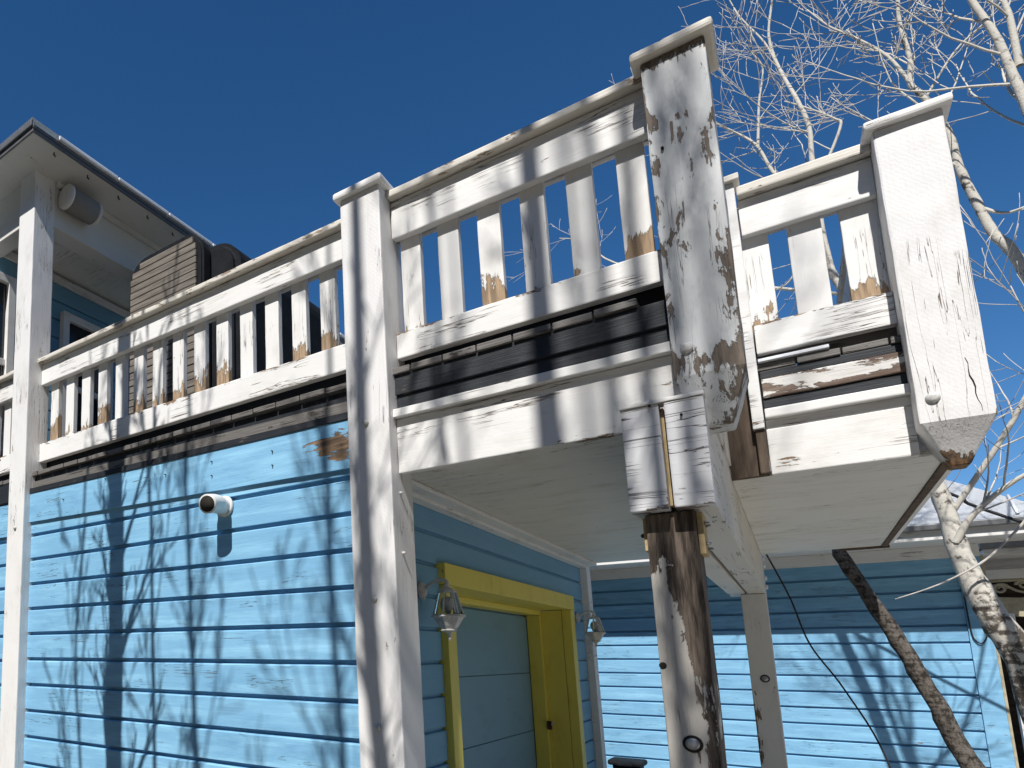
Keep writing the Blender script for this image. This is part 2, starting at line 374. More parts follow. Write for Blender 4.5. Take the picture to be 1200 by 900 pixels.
# upper storey: side wall seen under the porch roof, with two windows
for k in range(13):
    z = 3.32 - .172 * (k + 1)
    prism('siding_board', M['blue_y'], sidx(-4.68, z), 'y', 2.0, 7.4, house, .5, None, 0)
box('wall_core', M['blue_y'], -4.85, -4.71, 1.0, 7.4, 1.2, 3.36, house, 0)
box('frieze_board', M['white_y'], -4.68, -4.655, 2.0, 7.4, 3.30, 3.37, house, .004)
for y0, y1, z1 in ((2.35, 3.02, 3.06), (3.66, 4.12, 2.98)):
    f = box('window', M['pane'], -4.68, -4.664, y0, y1, 1.7, z1, house, 0)
    box('frame', M['white_y'], -4.68, -4.625, y0 - .07, y0, 1.62, z1 + .07, f, .004); box('frame', M['white_y'], -4.68, -4.625, y1, y1 + .07, 1.62, z1 + .07, f, .004)
    box('frame', M['white_y'], -4.68, -4.628, y0, y1, z1, z1 + .07, f, .004); box('sash', M['white_y'], -4.668, -4.64, y0, y1, 2.35, 2.40, f, .004)

# ------------------------------------------------------------------ deck carried by the posts
deck = thing('roof_deck', 'weathered timber deck over the garage with white fascia and cream soffit', 'deck', (-.3, 4, .8))
x = -7.4
while x < .5:
    wd = .1385; y0 = 2.862 + R.uniform(-.003, .003)
    if x > -.17: y0 = 3.915 + R.uniform(-.006, .006)
    dz = R.uniform(-.0012, .0012) - .003 * max(0, min(1, (x + 4) / 3))
    if not (-.24 < x + wd and x < -.17):
        box('deck_board', M['greywood'], x, x + wd, y0, 7.05, 1.274 + dz, 1.303 + dz, deck, .004, (0, 0, 0), None, .001)
    x += wd + .006
# run A (over the garage wall): two dark rims; run B: dark rim, ledge, fascia; run C set back
box('added_gap_strip', M['dark'], -7.4, -.24, 3.0, 3.03, 1.306, 1.42, deck, .003); box('added_gap_strip', M['greywood'], -.20, .436, 4.0, 4.03, 1.306, 1.42, deck, .003)  # added strips block the sky in the shaded gap below the rails
prism('rim_board', M['dark'], [(2.89, 1.222), (2.91, 1.222), (2.91, 1.27), (2.89, 1.27)], 'x', -4.0, -1.48, deck, .2, None, .002, -.008)  # upper rim blackened for the shade under the deck edge
prism('rim_board', M['greywood'], [(2.873, 1.165), (2.91, 1.165), (2.91, 1.22), (2.873, 1.22)], 'x', -4.0, -1.48, deck, .2, None, .002, -.010)
prism('rim_board', M['dark'], [(2.846, 1.128), (2.90, 1.128), (2.90, 1.162), (2.846, 1.162)], 'x', -4.0, -1.48, deck, .2, None, .0015, -.014)
box('rim_board', M['dark'], -7.5, -4.19, 2.87, 2.91, 1.13, 1.27, deck, .003)
def wr(x, y, z): return .05 * mnoise.noise(Vector((x * 3, z * 20, 1)))
box('rim_board', M['dark'], -1.27, -.236, 2.876, 2.915, 1.175, 1.27, deck, .003, (.1, 0, .05), wr, .0015)
box('rim_board', M['dark'], -1.27, -.236, 2.889, 2.915, 1.10, 1.172, deck, .003, (.1, 0, .05), None, .0015)
box('drip_ledge', M['white_x'], -1.27, -.236, 2.838, 2.885, 1.060, 1.097, deck, .003, (.07, 0, 0), None, .002)
box('fascia_board', M['white_x'], -1.27, -.20, 2.872, 2.91, .808, 1.058, deck, .005, (.06, 0, .06), lambda x, y, z: (.10 * max(0, (.84 - z) / .03) if -1.0 < x < -.35 else 0) + .06 * max(0, 1 - abs(x + .3) * 5), .0015)
def wC(x, y, z): return .16 * max(0, 1 - math.hypot((x - .04) / .07, (z - .84) / .035)) + .05 * max(0, (.83 - z) / .03)
box('fascia_board', M['white_x'], -.018, .436, 3.93, 3.965, .795, 1.002, deck, .005, (.03, 0, .03), wC, .0015)
box('drip_ledge', M['white_x'], -.016, .436, 3.895, 3.945, 1.045, 1.088, deck, .006, (.07, 0, 0), None, .0015)
box('rim_board', M['white_x'], -.016, .436, 3.932, 3.96, 1.003, 1.044, deck, .003)
box('rim_board', M['dark'], -.016, .436, 3.918, 3.95, 1.089, 1.138, deck, .003, (.1, 0, 0))
box('rim_board', M['brownpeel'], -.014, .436, 3.906, 3.945, 1.141, 1.228, deck, .006, (.03, 0, .03), lambda x, y, z: .12 * abs(z - 1.19) / .04 + .06 * max(0, (x - .15) * 4), .002)
box('rim_board', M['dark'], -.016, .436, 3.922, 3.95, 1.231, 1.268, deck, .003)  # dark strip in place of the shade under the deck boards
box('flashing_strip', M['roofwhite'], -.016, .22, 3.90, 3.93, 1.308, 1.322, deck, .002)
# ceiling left of the beam, soffit right of it (boards)
y = 2.915
box('ceiling_panel', M['ceiling'], -1.44, -.93, 2.914, 2.942, .833, .85, deck, .002, (.06, 0, 0), None, .002)
y = 2.945
while y < 7.03:
    y1 = min(y + .62, 7.05)
    box('ceiling_panel', M['ceiling'], -1.44, -.396, y, y1 - .003, .832 + R.uniform(0, .0015), .85, deck, .002, (.3, .3, 0), lambda x, yy, z: .12 * max(0, 1 - (yy - 2.915) / .05), .002)
    y = y1
y = 3.967
while y < 7.03:
    y1 = min(y + .98, 7.05)
    box('soffit_panel', M['ceiling'], -.158, .515, y, y1 - .002, .795 + R.uniform(0, .0015), .82, deck, .002, (.1, .2, 0), None, .0015)
    y = y1
box('edge_trim', M['barebrown'], .516, .548, 3.97, 7.06, .788, .83, deck, .004, (0, .3, 0), None, .002)
box('edge_trim', M['white_y'], .549, .575, 3.99, 7.06, .80, 1.09, deck, .004, (0, .3, 0))
box('rear_trim', M['barebrown'], .30, .56, 7.051, 7.08, .780, .82, deck, .004, (.05, 0, 0), None, .003)
box('rear_trim', M['white_x'], -.15, .56, 7.052, 7.09, .822, 1.26, deck, .004)
# the return of the deck edge between the tall newel and run C
box('return_board', M['beam'], -.19, -.152, 2.98, 3.90, .852, 1.26, deck, .004, (0, .1, .1), None, .0015)
box('return_board', M['barebrown'], -.20, -.024, 3.94, 3.97, .797, 1.30, deck, .003, (0, 0, .1))
box('return_trim', M['white_x'], -.062, -.021, 3.885, 3.935, 1.0, 2.19, deck, .004, (0, 0, .08), lambda x, y, z: .10 * mnoise.noise(Vector((z * 9, 3, 1))), .001)
box('return_trim', M['barebrown'], -.055, -.021, 3.90, 3.938, .80, .998, deck, .004)
box('return_cap', M['cap'], -.066, .0, 3.86, 3.99, 2.192, 2.222, deck, .005)

# ------------------------------------------------------------------ posts
def post(name, label, x0, x1, y0, y1, z0, z1, group, mk='post', cap=True, wear=None, foot=None, step=.12, zc=.036, ov=.024, jit=.002):
    t = thing(name, label, 'post', ((x0 + x1) / 2, (y0 + y1) / 2, z0), group)
    box('shaft', M[mk], x0, x1, y0, y1, z0, z1, t, .007, (.05, .1, step), wear, jit, None, foot)
    if cap: box('cap', M['cap' if mk == 'newel' else 'white_x'], x0 - ov, x1 + ov, y0 - ov - .006, y1 + ov, z1 + .001, z1 + zc, t, .012, (.05, .05, 0), (lambda x, y, z: -.03), .0015)
    return t
PG = 'white square posts of the deck'
p1 = post('porch_post', 'tall white post running up to the porch roof corner at left', -4.19, -4.0, 2.8, 2.99, -H, 3.70, PG, cap=False)
p2 = post('porch_post', 'full height white post at the blue garage corner, capped at railing height', -1.474, -1.272, 2.8, 3.02, -H, 2.195, PG)
for z in (1.05, -.3, .25): bolt((-1.378 + R.uniform(-.01, .01), 2.80, z), p2, .014)
for z in (.72, .45): bolt((-1.272, 2.88, z), p2, .007, 'x')
bolt((-4.09, 2.80, .9), p1, .014)
def w3(x, y, z):
    u = (x + .235) / .193
    e = .075 * max(0, 1 - u / .24) + .10 * max(0, (u - .72) / .28) * (1 if z < 1.45 else .35)
    t = .17 * max(0, (z - 2.10) / .06) + .10 * max(0, 1 - abs(z - .99) / .07) + .06 * max(0, 1 - abs(z - 1.45) / .12) * (u < .35)
    return e + t + .062 + .08 * mnoise.noise(Vector((u * 3, z * 3.5, 7)))
p3 = post('newel_post', 'tall flaking newel post above the beam end with brown bare patches', -.235, -.042, 2.8, 3.0, .775, 2.166, PG, 'newel', True, w3, (.17, .05), .03, .036, .028)
bolt((-.19, 2.80, 1.042), p3, .019); bolt((-.195, 2.80, 1.80), p3, .005, m='hole')
def w4(x, y, z): return (.25 * max(0, (.80 - z) / .06) if z < .8 else -.05) + (.2 * max(0, (x - .60) / .03) if z < .91 else 0)
p4 = post('newel_post', 'bright white hanging newel post at the right corner with chamfered foot', .433, .632, 3.80, 4.0, .725, 2.148, PG, 'post', True, w4, (.165, .075), .03, .036, .028)
bolt((.478, 3.80, .985), p4, .021)
# long check crack running down its face
tubes('crack', M['hole'], [([(.576 + i * .0022 + .003 * math.sin(i * 1.7), 3.7992, 1.12 - i * .024) for i in range(10)], [.0008, .001, .0013, .002, .0024, .0024, .002, .0015, .001, .0006])], p4, 4)
p5 = post('newel_post', 'far white newel post at the back of the deck seen between balusters', .37, .53, 6.82, 7.0, .80, 2.19, PG)

# beam end, beam and the rotten post under it
beam = thing('support_beam', 'white doubled timber beam with cracked split end under the deck', 'beam', (-.27, 5, .485))
def we(x, y, z): return .03 + .09 * max(0, (.52 - z) / .03) + .06 * mnoise.noise(Vector((1, x * 4, z * 30)))
box('beam_ply', M['endgrain'], -.392, -.281, 2.74, 2.80, .487, .85, beam, .004, (.04, 0, .03), lambda x, y, z: we(x, y, z) - .05, .001)
box('beam_ply', M['endgrain'], -.266, -.157, 2.737, 2.80, .487, .85, beam, .004, (.04, 0, .03), we, .001)
box('beam_core', M['beam'], -.389, -.283, 2.80, 7.27, .489, .845, beam, .004, (0, .15, .08), None, .001)
def wb(x, y, z): return .10 * max(0, 1 - (y - 2.8) / 1.6) * (.5 + mnoise.noise(Vector((1, y * 4, z * 9))))
box('beam_core', M['beam'], -.266, -.159, 2.80, 7.27, .488, .845, beam, .004, (0, .1, .06), wb, .001)
box('beam_filler', M['plywood'], -.2795, -.2715, 2.77, 2.9, .50, .84, beam, 0)
box('beam_cap', M['white_x'], -.396, -.154, 2.732, 2.80, .851, .864, beam, .003)
for z in (.55, .62, .72, .78): bolt((-.157, 7.2, z), beam, .02, 'x', 'roofwhite', 'washer')
for x in (-.305, -.22): bolt((x, 2.737, .80 + R.uniform(-.05, .05)), beam, .004, m='hole', name='nail')
rp = thing('support_post', 'rotten peeling post under the beam end with bare dark wood', 'post', (-.29, 2.87, -H), 'posts under the beam')
def wp(x, y, z):
    u = (x + .358) / .141; n = mnoise.noise(Vector((u * 2.2, z * 2.6, 2)))
    return   .06 + .16 * mnoise.noise(Vector((u * 7, z * 11, 4))) + .20 * max(0, min(1, (u - .36 + .2 * n) / .48)) + .30 * max(0, (z - .16) / .22) - .055 * (u < .45) + .05 * n - .02
box('shaft', M['rotpost'], -.358, -.217, 2.8, 2.941, -H, .483, rp, .006, (.02, .05, .03), wp, .002)
box('gusset_plate', M['plywood'], -.2165, -.200, 2.81, 2.932, .335, .475, rp, .002); box('gusset_plate', M['plywood'], -.368, -.3585, 2.815, 2.93, .36, .475, rp, .002)
for y_, z_ in ((2.84, .44), (2.90, .44), (2.84, .37), (2.905, .36)): bolt((-.1995, y_, z_), rp, .006, 'x', 'galv', 'nail')
bolt((-.369, 2.86, .42), rp, .008, '-x', 'hook', 'nail')
lathe('bolt_recess', M['hole'], [(.0275, .0), (.0275, -.0015), (.019, -.002)], (-.2896, 2.7995, -.28), rp, 20, 'y', True)
lathe('washer', M['galv'], [(.019, 0), (.019, -.003), (.012, -.004)], (-.2896, 2.797, -.28), rp, 20, 'y', True)
lathe('bolt', M['boltwhite'], [(.0125, 0), (.0125, -.008), (.008, -.010)], (-.2896, 2.794, -.28), rp, 6, 'y')
lathe('knot', M['hole'], [(.011, 0), (.011, -.001), (.006, -.0012)], (-.349, 2.7995, -.03), rp, 12, 'y', True)
rr = thing('support_post', 'plain white post under the far end of the beam', 'post', (-.23, 7.07, -H), 'posts under the beam')
box('shaft', M['post'], -.312, -.157, 7.0, 7.145, -H, .485, rr, .006, (.05, .05, .06), lambda x, y, z: .2 * max(0, (-.28 - x) / .03) * (z < -.25) - .03, .001)
bolt((-.225, 7.0, -.17), rr, .022, m='galv'); lathe('bolt_recess', M['hole'], [(.03, 0), (.03, -.001), (.02, -.0015)], (-.225, 6.9995, -.17), rr, 16, 'y', True)

# ------------------------------------------------------------------ railings
RG = 'white deck railings'
def wbal(x, y, z):
    return .30 * max(0, 1 - (z - 1.47) / .16) - .03
def railing(label, x0, x1, y, bals, z=(1.36, 1.50, 1.96, 2.115, 2.155), bw=.094, dz=0, ends=True, wear=True):
    t = thing('deck_railing', label, 'railing', ((x0 + x1) / 2, y, z[0]), RG)
    wbr = (lambda x, yy, zz: .17 * max(0, (zz - z[1] + .035) / .035) * (1 if mnoise.noise(Vector((x * 4, 0, 5))) > -.15 else .4) - .02) if wear else (lambda x, yy, zz: -.03)
    def rail(nm, m, ya, yb, za, zb, wr_=None, bev=.006, jit=.0018):
        c = Vector(((x0 + x1) / 2, (ya + yb) / 2, (za + zb) / 2))
        return box(nm, m, x0, x1, ya, yb, za, zb, t, bev, (.06, 0, .04), wr_, jit)
    rail('bottom_rail', M['white_x'], y, y + .045, z[0], z[1], wbr)
    rail('top_rail', M['white_x'], y, y + .045, z[2], z[3])
    rail('cap_rail', M['cap'], y - .045, y + .10, z[3] + .004, z[4], lambda x, yy, zz: .03 * mnoise.noise(Vector((x * 2, 0, 9))), .008)
    rail('back_rail', M['white_x'], y + .085, y + .115, z[2] + .02, z[3])
    for i, b in enumerate(bals):
        s = R.choice((.15, .7, .9, 1.1, 1.35, 1.6)) * R.uniform(.85, 1.15)
        box('baluster', M['baluster'], b, b + bw, y + .0465, y + .0835, z[0] + .05, z[3] - .01, t, .004, (.025, 0, .03),
            (lambda x, yy, zz, s=s, sd=R.uniform(0, 50): s * .25 * max(0, 1 - (zz - z[1]) / (.13 * s + .03)) - .03 + .05 * mnoise.noise(Vector((x * 30, zz * 6, sd)))) if wear else None, .0012)
    return t
railing('long white railing over the garage with slatted spa behind it', -4.0, -1.474, 2.918, [-3.94 + .1728 * k for k in range(14)], (1.388, 1.525, 1.972, 2.127, 2.163), .088)
railing('white railing between the garage corner post and tall flaking newel', -1.270, -.236, 2.915, [-1.249 + .178 * k for k in range(6)], (1.362, 1.487, 1.965, 2.152, 2.190), .095)
railing('short white railing set back beside the hanging corner newel', -.016, .433, 3.93, [-.041 + .0, .14, .314], (1.356, 1.498, 1.938, 2.115, 2.165), .115)
railing('white railing cut off by the left picture edge', -7.4, -4.192, 2.918, [-7.3 + .1728 * k for k in range(18)], (1.388, 1.525, 1.972, 2.127, 2.163), .088)
sr = thing('deck_railing', 'dark shaded railing returning to the back along the right side', 'railing', (.46, 5.4, 1.36), RG)
box('bottom_rail', M['white_y'], .395, .435, 4.05, 6.82, 1.36, 1.50, sr, .005); box('top_rail', M['white_y'], .395, .435, 4.05, 6.82, 1.96, 2.115, sr, .005)
box('cap_rail', M['cap'], .376, .49, 4.05, 6.82, 2.118, 2.16, sr, .006)
for k in range(16): box('baluster', M['baluster'], .438, .475, 4.1 + .172 * k, 4.19 + .172 * k, 1.41, 2.10, sr, .004)

# ------------------------------------------------------------------ upper porch roof
roof = thing('porch_roof', 'white soffited porch roof corner with metal edge above the tall post', 'porch roof', (-4.1, 2.8, 3.3))
box('soffit', M['soffit'], -9, -3.70, 2.56, 9, 3.655, 3.668, roof, .002, (.5, .5, 0))
box('fascia_board', M['darkmetal'], -9, -3.686, 2.545, 2.559, 3.650, 3.70, roof, .003); box('fascia_board', M['darkmetal'], -3.70, -3.686, 2.56, 9, 3.650, 3.684, roof, .003)
box('drip_edge', M['darkmetal'], -9, -3.684, 2.528, 2.543, 3.685, 3.728, roof, .005); box('drip_edge', M['darkmetal'], -3.685, -3.678, 2.545, 9, 3.676, 3.700, roof, .002)
y = 2.76
while y < 8.6:
    box('metal_edge', M['roofwhite'], -3.69, -3.658, y, y + .575, 3.702, 3.733, roof, .006); y += .585  # whitened strip stands in for the sun glint along the eave
bm = bmesh.new()
vs = [bm.verts.new(p) for p in ((-3.668, 2.525, 3.735), (-9, 2.525, 3.735), (-9, 6.2, 5.0), (-6.0, 5.0, 4.6), (-3.668, 9, 3.735), (-6, 9, 4.6))]
bm.faces.new((vs[0], vs[1], vs[2], vs[3])); bm.faces.new((vs[0], vs[3], vs[5], vs[4]))
bmesh.ops.solidify(bm, geom=bm.faces[:], thickness=.008)
obj('roof_sheet', finish(bm, 'roof_sheet'), M['metal'], roof, (0, 0, 0))
box('frieze_beam', M['soffit'], -4.16, -4.003, 2.99, 7.4, 3.285, 3.653, roof, .005, (0, .4, 0)); box('frieze_beam', M['soffit'], -9, -4.19, 2.83, 2.97, 3.285, 3.654, roof, .005, (.4, 0, 0))
box('trim_strip', M['soffit'], -4.0, -3.97, 2.99, 7.4, 3.61, 3.654, roof, .004)
box('porch_ceiling', M['ceiling'], -9, -4.16, 2.97, 7.4, 3.40, 3.43, roof, 0)
for y in (2.78, 3.1, 3.42, 3.75, 4.06):
    tubes('light_hook', M['hook'], [([(-3.75, y, 3.655), (-3.75, y, 3.635), (-3.742, y + .008, 3.62)], [.004, .007, .005])], roof, 5)
rpst = post('porch_post', 'white porch post far back beside the slatted spa', -4.15, -4.02, 4.25, 4.38, 1.31, 3.284, PG, cap=False)
# outdoor loudspeaker
sp = thing('outdoor_speaker', 'grey rounded outdoor loudspeaker mounted under the porch eave', 'speaker', (-3.92, 3.22, 3.5))
def caprof(r, l): return [(r * .82, -l), (r, -l + .012), (r, l - .012), (r * .82, l)]
lathe('grille', M['speaker'], caprof(.092, .135), (-3.905, 3.165, 3.505), sp, 24, 'y', True)
for s in (-1, 1): lathe('end_cap', M['speakercap'], [(.074, -.018), (.096, -.009), (.096, .011), (.078, .018)], (-3.905, 3.165 + s * .14, 3.505), sp, 24, 'y', True)
box('bracket', M['speakercap'], -4.0, -3.93, 3.02, 3.31, 3.49, 3.52, sp, .004)
for k in range(3): tubes('spring_clip', M['hook'], [([(-3.99, 3.02 + k * .012, 3.60), (-3.95, 3.03 + k * .012, 3.61), (-3.93, 3.04 + k * .012, 3.58)], [.003] * 3)], sp, 4)

# ------------------------------------------------------------------ spa standing on its side on the deck
spa = thing('hot_tub', 'black hot tub tipped on its side with weathered slatted cabinet facing out', 'hot tub', (-3.2, 3.9, 1.306))
def round_rect(x0, x1, z0, z1, r, n=7, corners=(0, 1)):
    pts = [(x0, z0), (x1, z0)]
    for c, (cx, cz, a0) in enumerate(((x1 - r, z1 - r, 0), (x0 + r, z1 - r, 90))):
        for i in range(n + 1):
            a = math.radians(a0 + 90 * i / n); pts.append((cx + r * math.cos(a), cz + r * math.sin(a)))
    return pts
def extr(name, m, prof, y0, y1, parent, bev=0, smooth=False):
    bm = bmesh.new(); cx = sum(p[0] for p in prof) / len(prof); cz = sum(p[1] for p in prof) / len(prof)
    f = bm.faces.new([bm.verts.new((x - cx, y0 - (y0 + y1) / 2, z - cz)) for x, z in prof])
    e = bmesh.ops.extrude_face_region(bm, geom=[f])
    for v in [g_ for g_ in e['geom'] if isinstance(g_, bmesh.types.BMVert)]: v.co.y += y1 - y0
    if bev:
        ed = [q for q in bm.edges if abs(q.verts[0].co.y - q.verts[1].co.y) < 1e-6]
        bmesh.ops.bevel(bm, geom=ed, offset=bev, segments=3, affect='EDGES')
    return obj(name, finish(bm, name), m, parent, (cx, (y0 + y1) / 2, cz))
extr('shell', M['black'], round_rect(-3.68, -2.70, 1.31, 2.985, .24), 3.602, 4.95, spa, .04)
extr('rim_trim', M['black'], round_rect(-3.70, -2.935, 1.31, 3.075, .20), 3.50, 3.60, spa, .015)
for k in range(31):
    z0 = 1.33 + .0545 * k
    ins = 0 if z0 < 2.86 else (.02 if z0 < 2.92 else (.06 if z0 < 2.96 else .10))
    if z0 + .05 > 3.03: break
    box('slat', M['slat'], -3.655 + ins, -2.985 - ins * .3, 3.478 + R.uniform(-.003, .003), 3.499, z0, z0 + .0475, spa, .004, (.2, 0, 0), None, .002)

# ------------------------------------------------------------------ pipe, lanterns
pp = thing('vent_pipe', 'short white elbowed pvc pipe poking from the blue siding', 'pipe', (-2.27, 2.87, .80))
path = smoothpath([(-2.255, 2.90, .80), (-2.255, 2.83, .80), (-2.245, 2.765, .797), (-2.232, 2.69, .782)], 5)
tubes('pipe', M['pvc'], [(path, [.046] * 7 + [.05, .051] + [.051] * (len(path) - 9))], pp, 20)
d = (Vector(path[-1]) - Vector(path[-2])).normalized()
tubes('pipe_mouth', M['hole'], [([Vector(path[-1]) - d * .001, Vector(path[-1]) + d * .0015], [.043, .043])], pp, 20)
lathe('collar', M['pvc'], [(.058, 0), (.058, -.012), (.05, -.016)], (-2.255, 2.870, .80), pp, 20, 'y', True)
def lantern(label, y):
    t = thing('wall_lantern', label, 'lantern', (-1.44, y, .33), 'white carriage lanterns beside the garage door'); x = -1.305
    lathe('backplate', M['lamp'], [(.045, 0), (.05, .008), (.03, .022), (.012, .028)], (-1.44, y, .335), t, 16, 'x', True)
    arm = smoothpath([(-1.425, y, .335), (-1.39, y, .365), (-1.345, y, .385), (x, y, .375), (x, y, .345)], 4)
    tubes('arm', M['lamp'], [(arm, [.009] * len(arm))], t, 8)
    lathe('roof', M['lamp'], [(.005, .37), (.014, .355), (.012, .345), (.03, .335), (.045, .325), (.047, .318), (.04, .316)], (x, y, 0), t, 6)
    lathe('glass', M['glass'], [(.040, .317), (.070, .206)], (x, y, 0), t, 6)
    bars = []
    for k in range(6):
        a = 2 * math.pi * (k + .5) / 6
        bars.append(([(x + .042 * math.cos(a), y + .042 * math.sin(a), .318), (x + .072 * math.cos(a), y + .072 * math.sin(a), .203)], [.0042, .0042]))
    tubes('glazing_bar', M['lamp'], bars, t, 5)
    lathe('tray', M['lamp'], [(.082, .206), (.084, .196), (.072, .190), (.048, .15), (.036, .135), (.040, .128), (.02, .12), (.009, .108), (.007, .085), (.004, .078)], (x, y, 0), t, 6)
    lathe('bulb', M['lampbulb'], [(.008, .206), (.014, .22), (.027, .245), (.03, .265), (.022, .285), (.01, .295)], (x, y, 0), t, 12, 'z', True)
    return t
lantern('white glass carriage lantern near the corner post, left of yellow frame', 3.46)
lantern('white glass carriage lantern at the far side of yellow frame', 6.78)

# ------------------------------------------------------------------ neighbouring house
nb = thing('neighbour_house', 'pale blue neighbouring house with white metal roof behind the deck', 'house', (-1, 11, -H))
YN = 10.3
def wn(x, y, z):
    a = 1 - math.hypot((x - .76) / .16, (z + .50) / .018); b = 1 - math.hypot((x - .78) / .13, (z + .885) / .02)
    return -.09 + .30 * max(0, a, b)
for k in range(16):
    z = .84 - .1725 * k
    o = prism('siding_board', M['blue_x'], sid(YN, z, .1725), 'x', -6, 1.27, nb, .08, None, .001)
    bm = bmesh.new(); bm.from_mesh(o.data); slices(bm, (-9, -9, -.09), (9, 9, .09), (0, 0, .03)); bm.to_mesh(o.data); bm.free()
    a = o.data.attributes.new('wear', 'FLOAT', 'POINT'); wl = o.location + nb.location
    a.data.foreach_set('value', [wn(v.co.x + wl.x, 0, v.co.z + wl.z - H) for v in o.data.vertices])
box('corner_board', M['blue_x'], 1.272, 1.43, YN - .02, YN + .03, -H, 1.0, nb, .004, (0, 0, .3)); box('corner_edge', M['cream'], 1.43, 1.45, YN - .02, YN + .14, -H, 1.0, nb, .003)
box('wall_core', M['blue_x'], -6, 1.428, YN + .044, YN + .14, -H, 1.10, nb, 0)
box('soffit', M['white_x'], -6, 1.80, 9.62, 10.33, 1.115, 1.135, nb, .002); box('frieze_board', M['white_x'], -6, 1.43, YN - .03, YN + .03, .985, 1.113, nb, .004)
box('fascia_board', M['white_x'], -6, 1.82, 9.585, 9.62, 1.10, 1.205, nb, .004); box('gutter', M['darkmetal'], -6, 1.84, 9.53, 9.584, 1.19, 1.25, nb, .01)
bm = bmesh.new()
vs = [bm.verts.new(p) for p in ((-6, 9.55, 1.255), (1.85, 9.55, 1.255), (-1.15, 12.55, 3.88), (-6, 12.55, 3.88), (1.85, 15.55, 1.255))]
bm.faces.new((vs[0], vs[1], vs[2], vs[3])); bm.faces.new((vs[1], vs[4], vs[2]))
bmesh.ops.solidify(bm, geom=bm.faces[:], thickness=.025)
rs = obj('roof', finish(bm, 'roof'), M['roofwhite'], nb, (0, 0, 0))
for k in range(18):
    xx = 1.6 - k * .42
    yt = 9.56 + min(2.98, max(.1, 1.85 - xx))
    tubes('roof_seam', M['roofwhite'], [([(xx, 9.56, 1.275), (xx, yt, 1.275 + (yt - 9.56) * .875)], [.012, .012])], rs, 4)
lathe('vent_stack', M['roofwhite'], [(.02, 0), (.02, .22), (.035, .225), (.035, .26), (.01, .265)], (.80, 11.0, 1.95), nb, 12, 'z')
tubes('downlead', M['cable'], [(smoothpath([(1.28, YN - .03, .98), (1.285, YN - .03, .3), (1.31, YN - .035, .15), (1.36, YN - .035, .14), (1.40, YN - .03, .3), (1.40, YN - .03, .8)], 6), [.006] * 31)], nb, 5)
# porch with fretwork further right
ph = thing('fretwork_porch', 'old porch with cream scroll fretwork behind the leaning aspen trunk', 'porch', (2, 11.2, -H))
box('porch_ceiling', M['white_x'], 1.5, 4.5, 10.6, 13.5, 1.02, 1.08, ph, .003); box('porch_beam', M['ceiling'], 1.5, 4.5, 11.0, 11.1, .80, .90, ph, .004)
box('back_wall', M['darkbrown'], 1.46, 4.5, 13.3, 13.5, -H, 1.0, ph, 0); box('porch_roof', M['darkmetal'], 1.47, 4.6, 10.5, 13.6, 1.081, 1.15, ph, .005)
sc = []
for cx, cz, s, a0, dr in ((1.64, .70, .055, 0, 1), (1.80, .735, .05, 180, -1), (1.98, .70, .055, 0, 1), (2.14, .735, .05, 180, -1)):
    pts = []; rad = []
    for i in range(28):
        t = i / 27; r = s * (1 - .75 * t); a = math.radians(a0 + dr * 540 * t); pts.append((cx + r * math.cos(a), 11.04, cz + r * math.sin(a))); rad.append(.016 * (1 - .5 * t))
    sc.append((pts, rad))
sc.append(([(1.55 + .05 * i, 11.04, .70 + .045 * math.sin(i * .95)) for i in range(16)], [.013] * 16)); sc.append(([(1.5, 11.04, .785), (2.4, 11.04, .785)], [.016, .016]))
tubes('scroll_fretwork', M['cream'], sc, ph, 6)
bp = [(1.52, .60), (1.60, .615), (1.75, .60), (1.95, .62), (2.3, .63), (2.3, .55), (2.1, .52), (1.95, .47), (1.85, .45), (1.78, .40), (1.70, .41), (1.64, .47), (1.56, .50)]
extr('valance', M['cream'], bp, 11.02, 11.06, ph, .004)
box('porch_post', M['white_x'], 1.615, 1.70, 11.0, 11.1, -H, .44, ph, .005)
box('porch_rail', M['white_x'], 1.70, 3.2, 11.02, 11.08, -.95, -.88, ph, .004)
bn = thing('storage_bin', 'black lidded plastic bin by the far blue wall', 'bin', (-1.6, 9.55, -H))
bm = lathe_bm([(.16, -H), (.19, -1.24)], 4, rot=0); obj('bin_body', finish(bm, 'bin_body'), M['black'], bn, (-1.62, 9.55, 0))
box('lid', M['black'], -1.80, -1.45, 9.38, 9.72, -1.238, -1.18, bn, .025); box('lid_handle', M['black'], -1.70, -1.55, 9.34, 9.39, -1.235, -1.20, bn, .01)

# ------------------------------------------------------------------ cables
tag(tubes('hanging_cable', M['cable'], [(smoothpath([(-.13, 7.1, .81), (-.02, 7.1, .45), (.06, 7.1, .09), (.22, 7.1, -.25), (.39, 7.1, -.74), (.5, 7.1, -1.58)], 6), [.006] * 31)], None, 5), 'thin dark cable drooping from the soffit across the blue wall', 'cable')
tag(tubes('overhead_wire', M['cable'], [(smoothpath([(-3.3, 9.2, 4.6), (-1, 9.1, 3.02), (1.03, 9, 1.52), (1.53, 9, 1.12), (4.5, 8.8, -.9)], 6), [.013] * 25)], None, 5), 'straight black wire slanting in front of the white roof', 'wire')

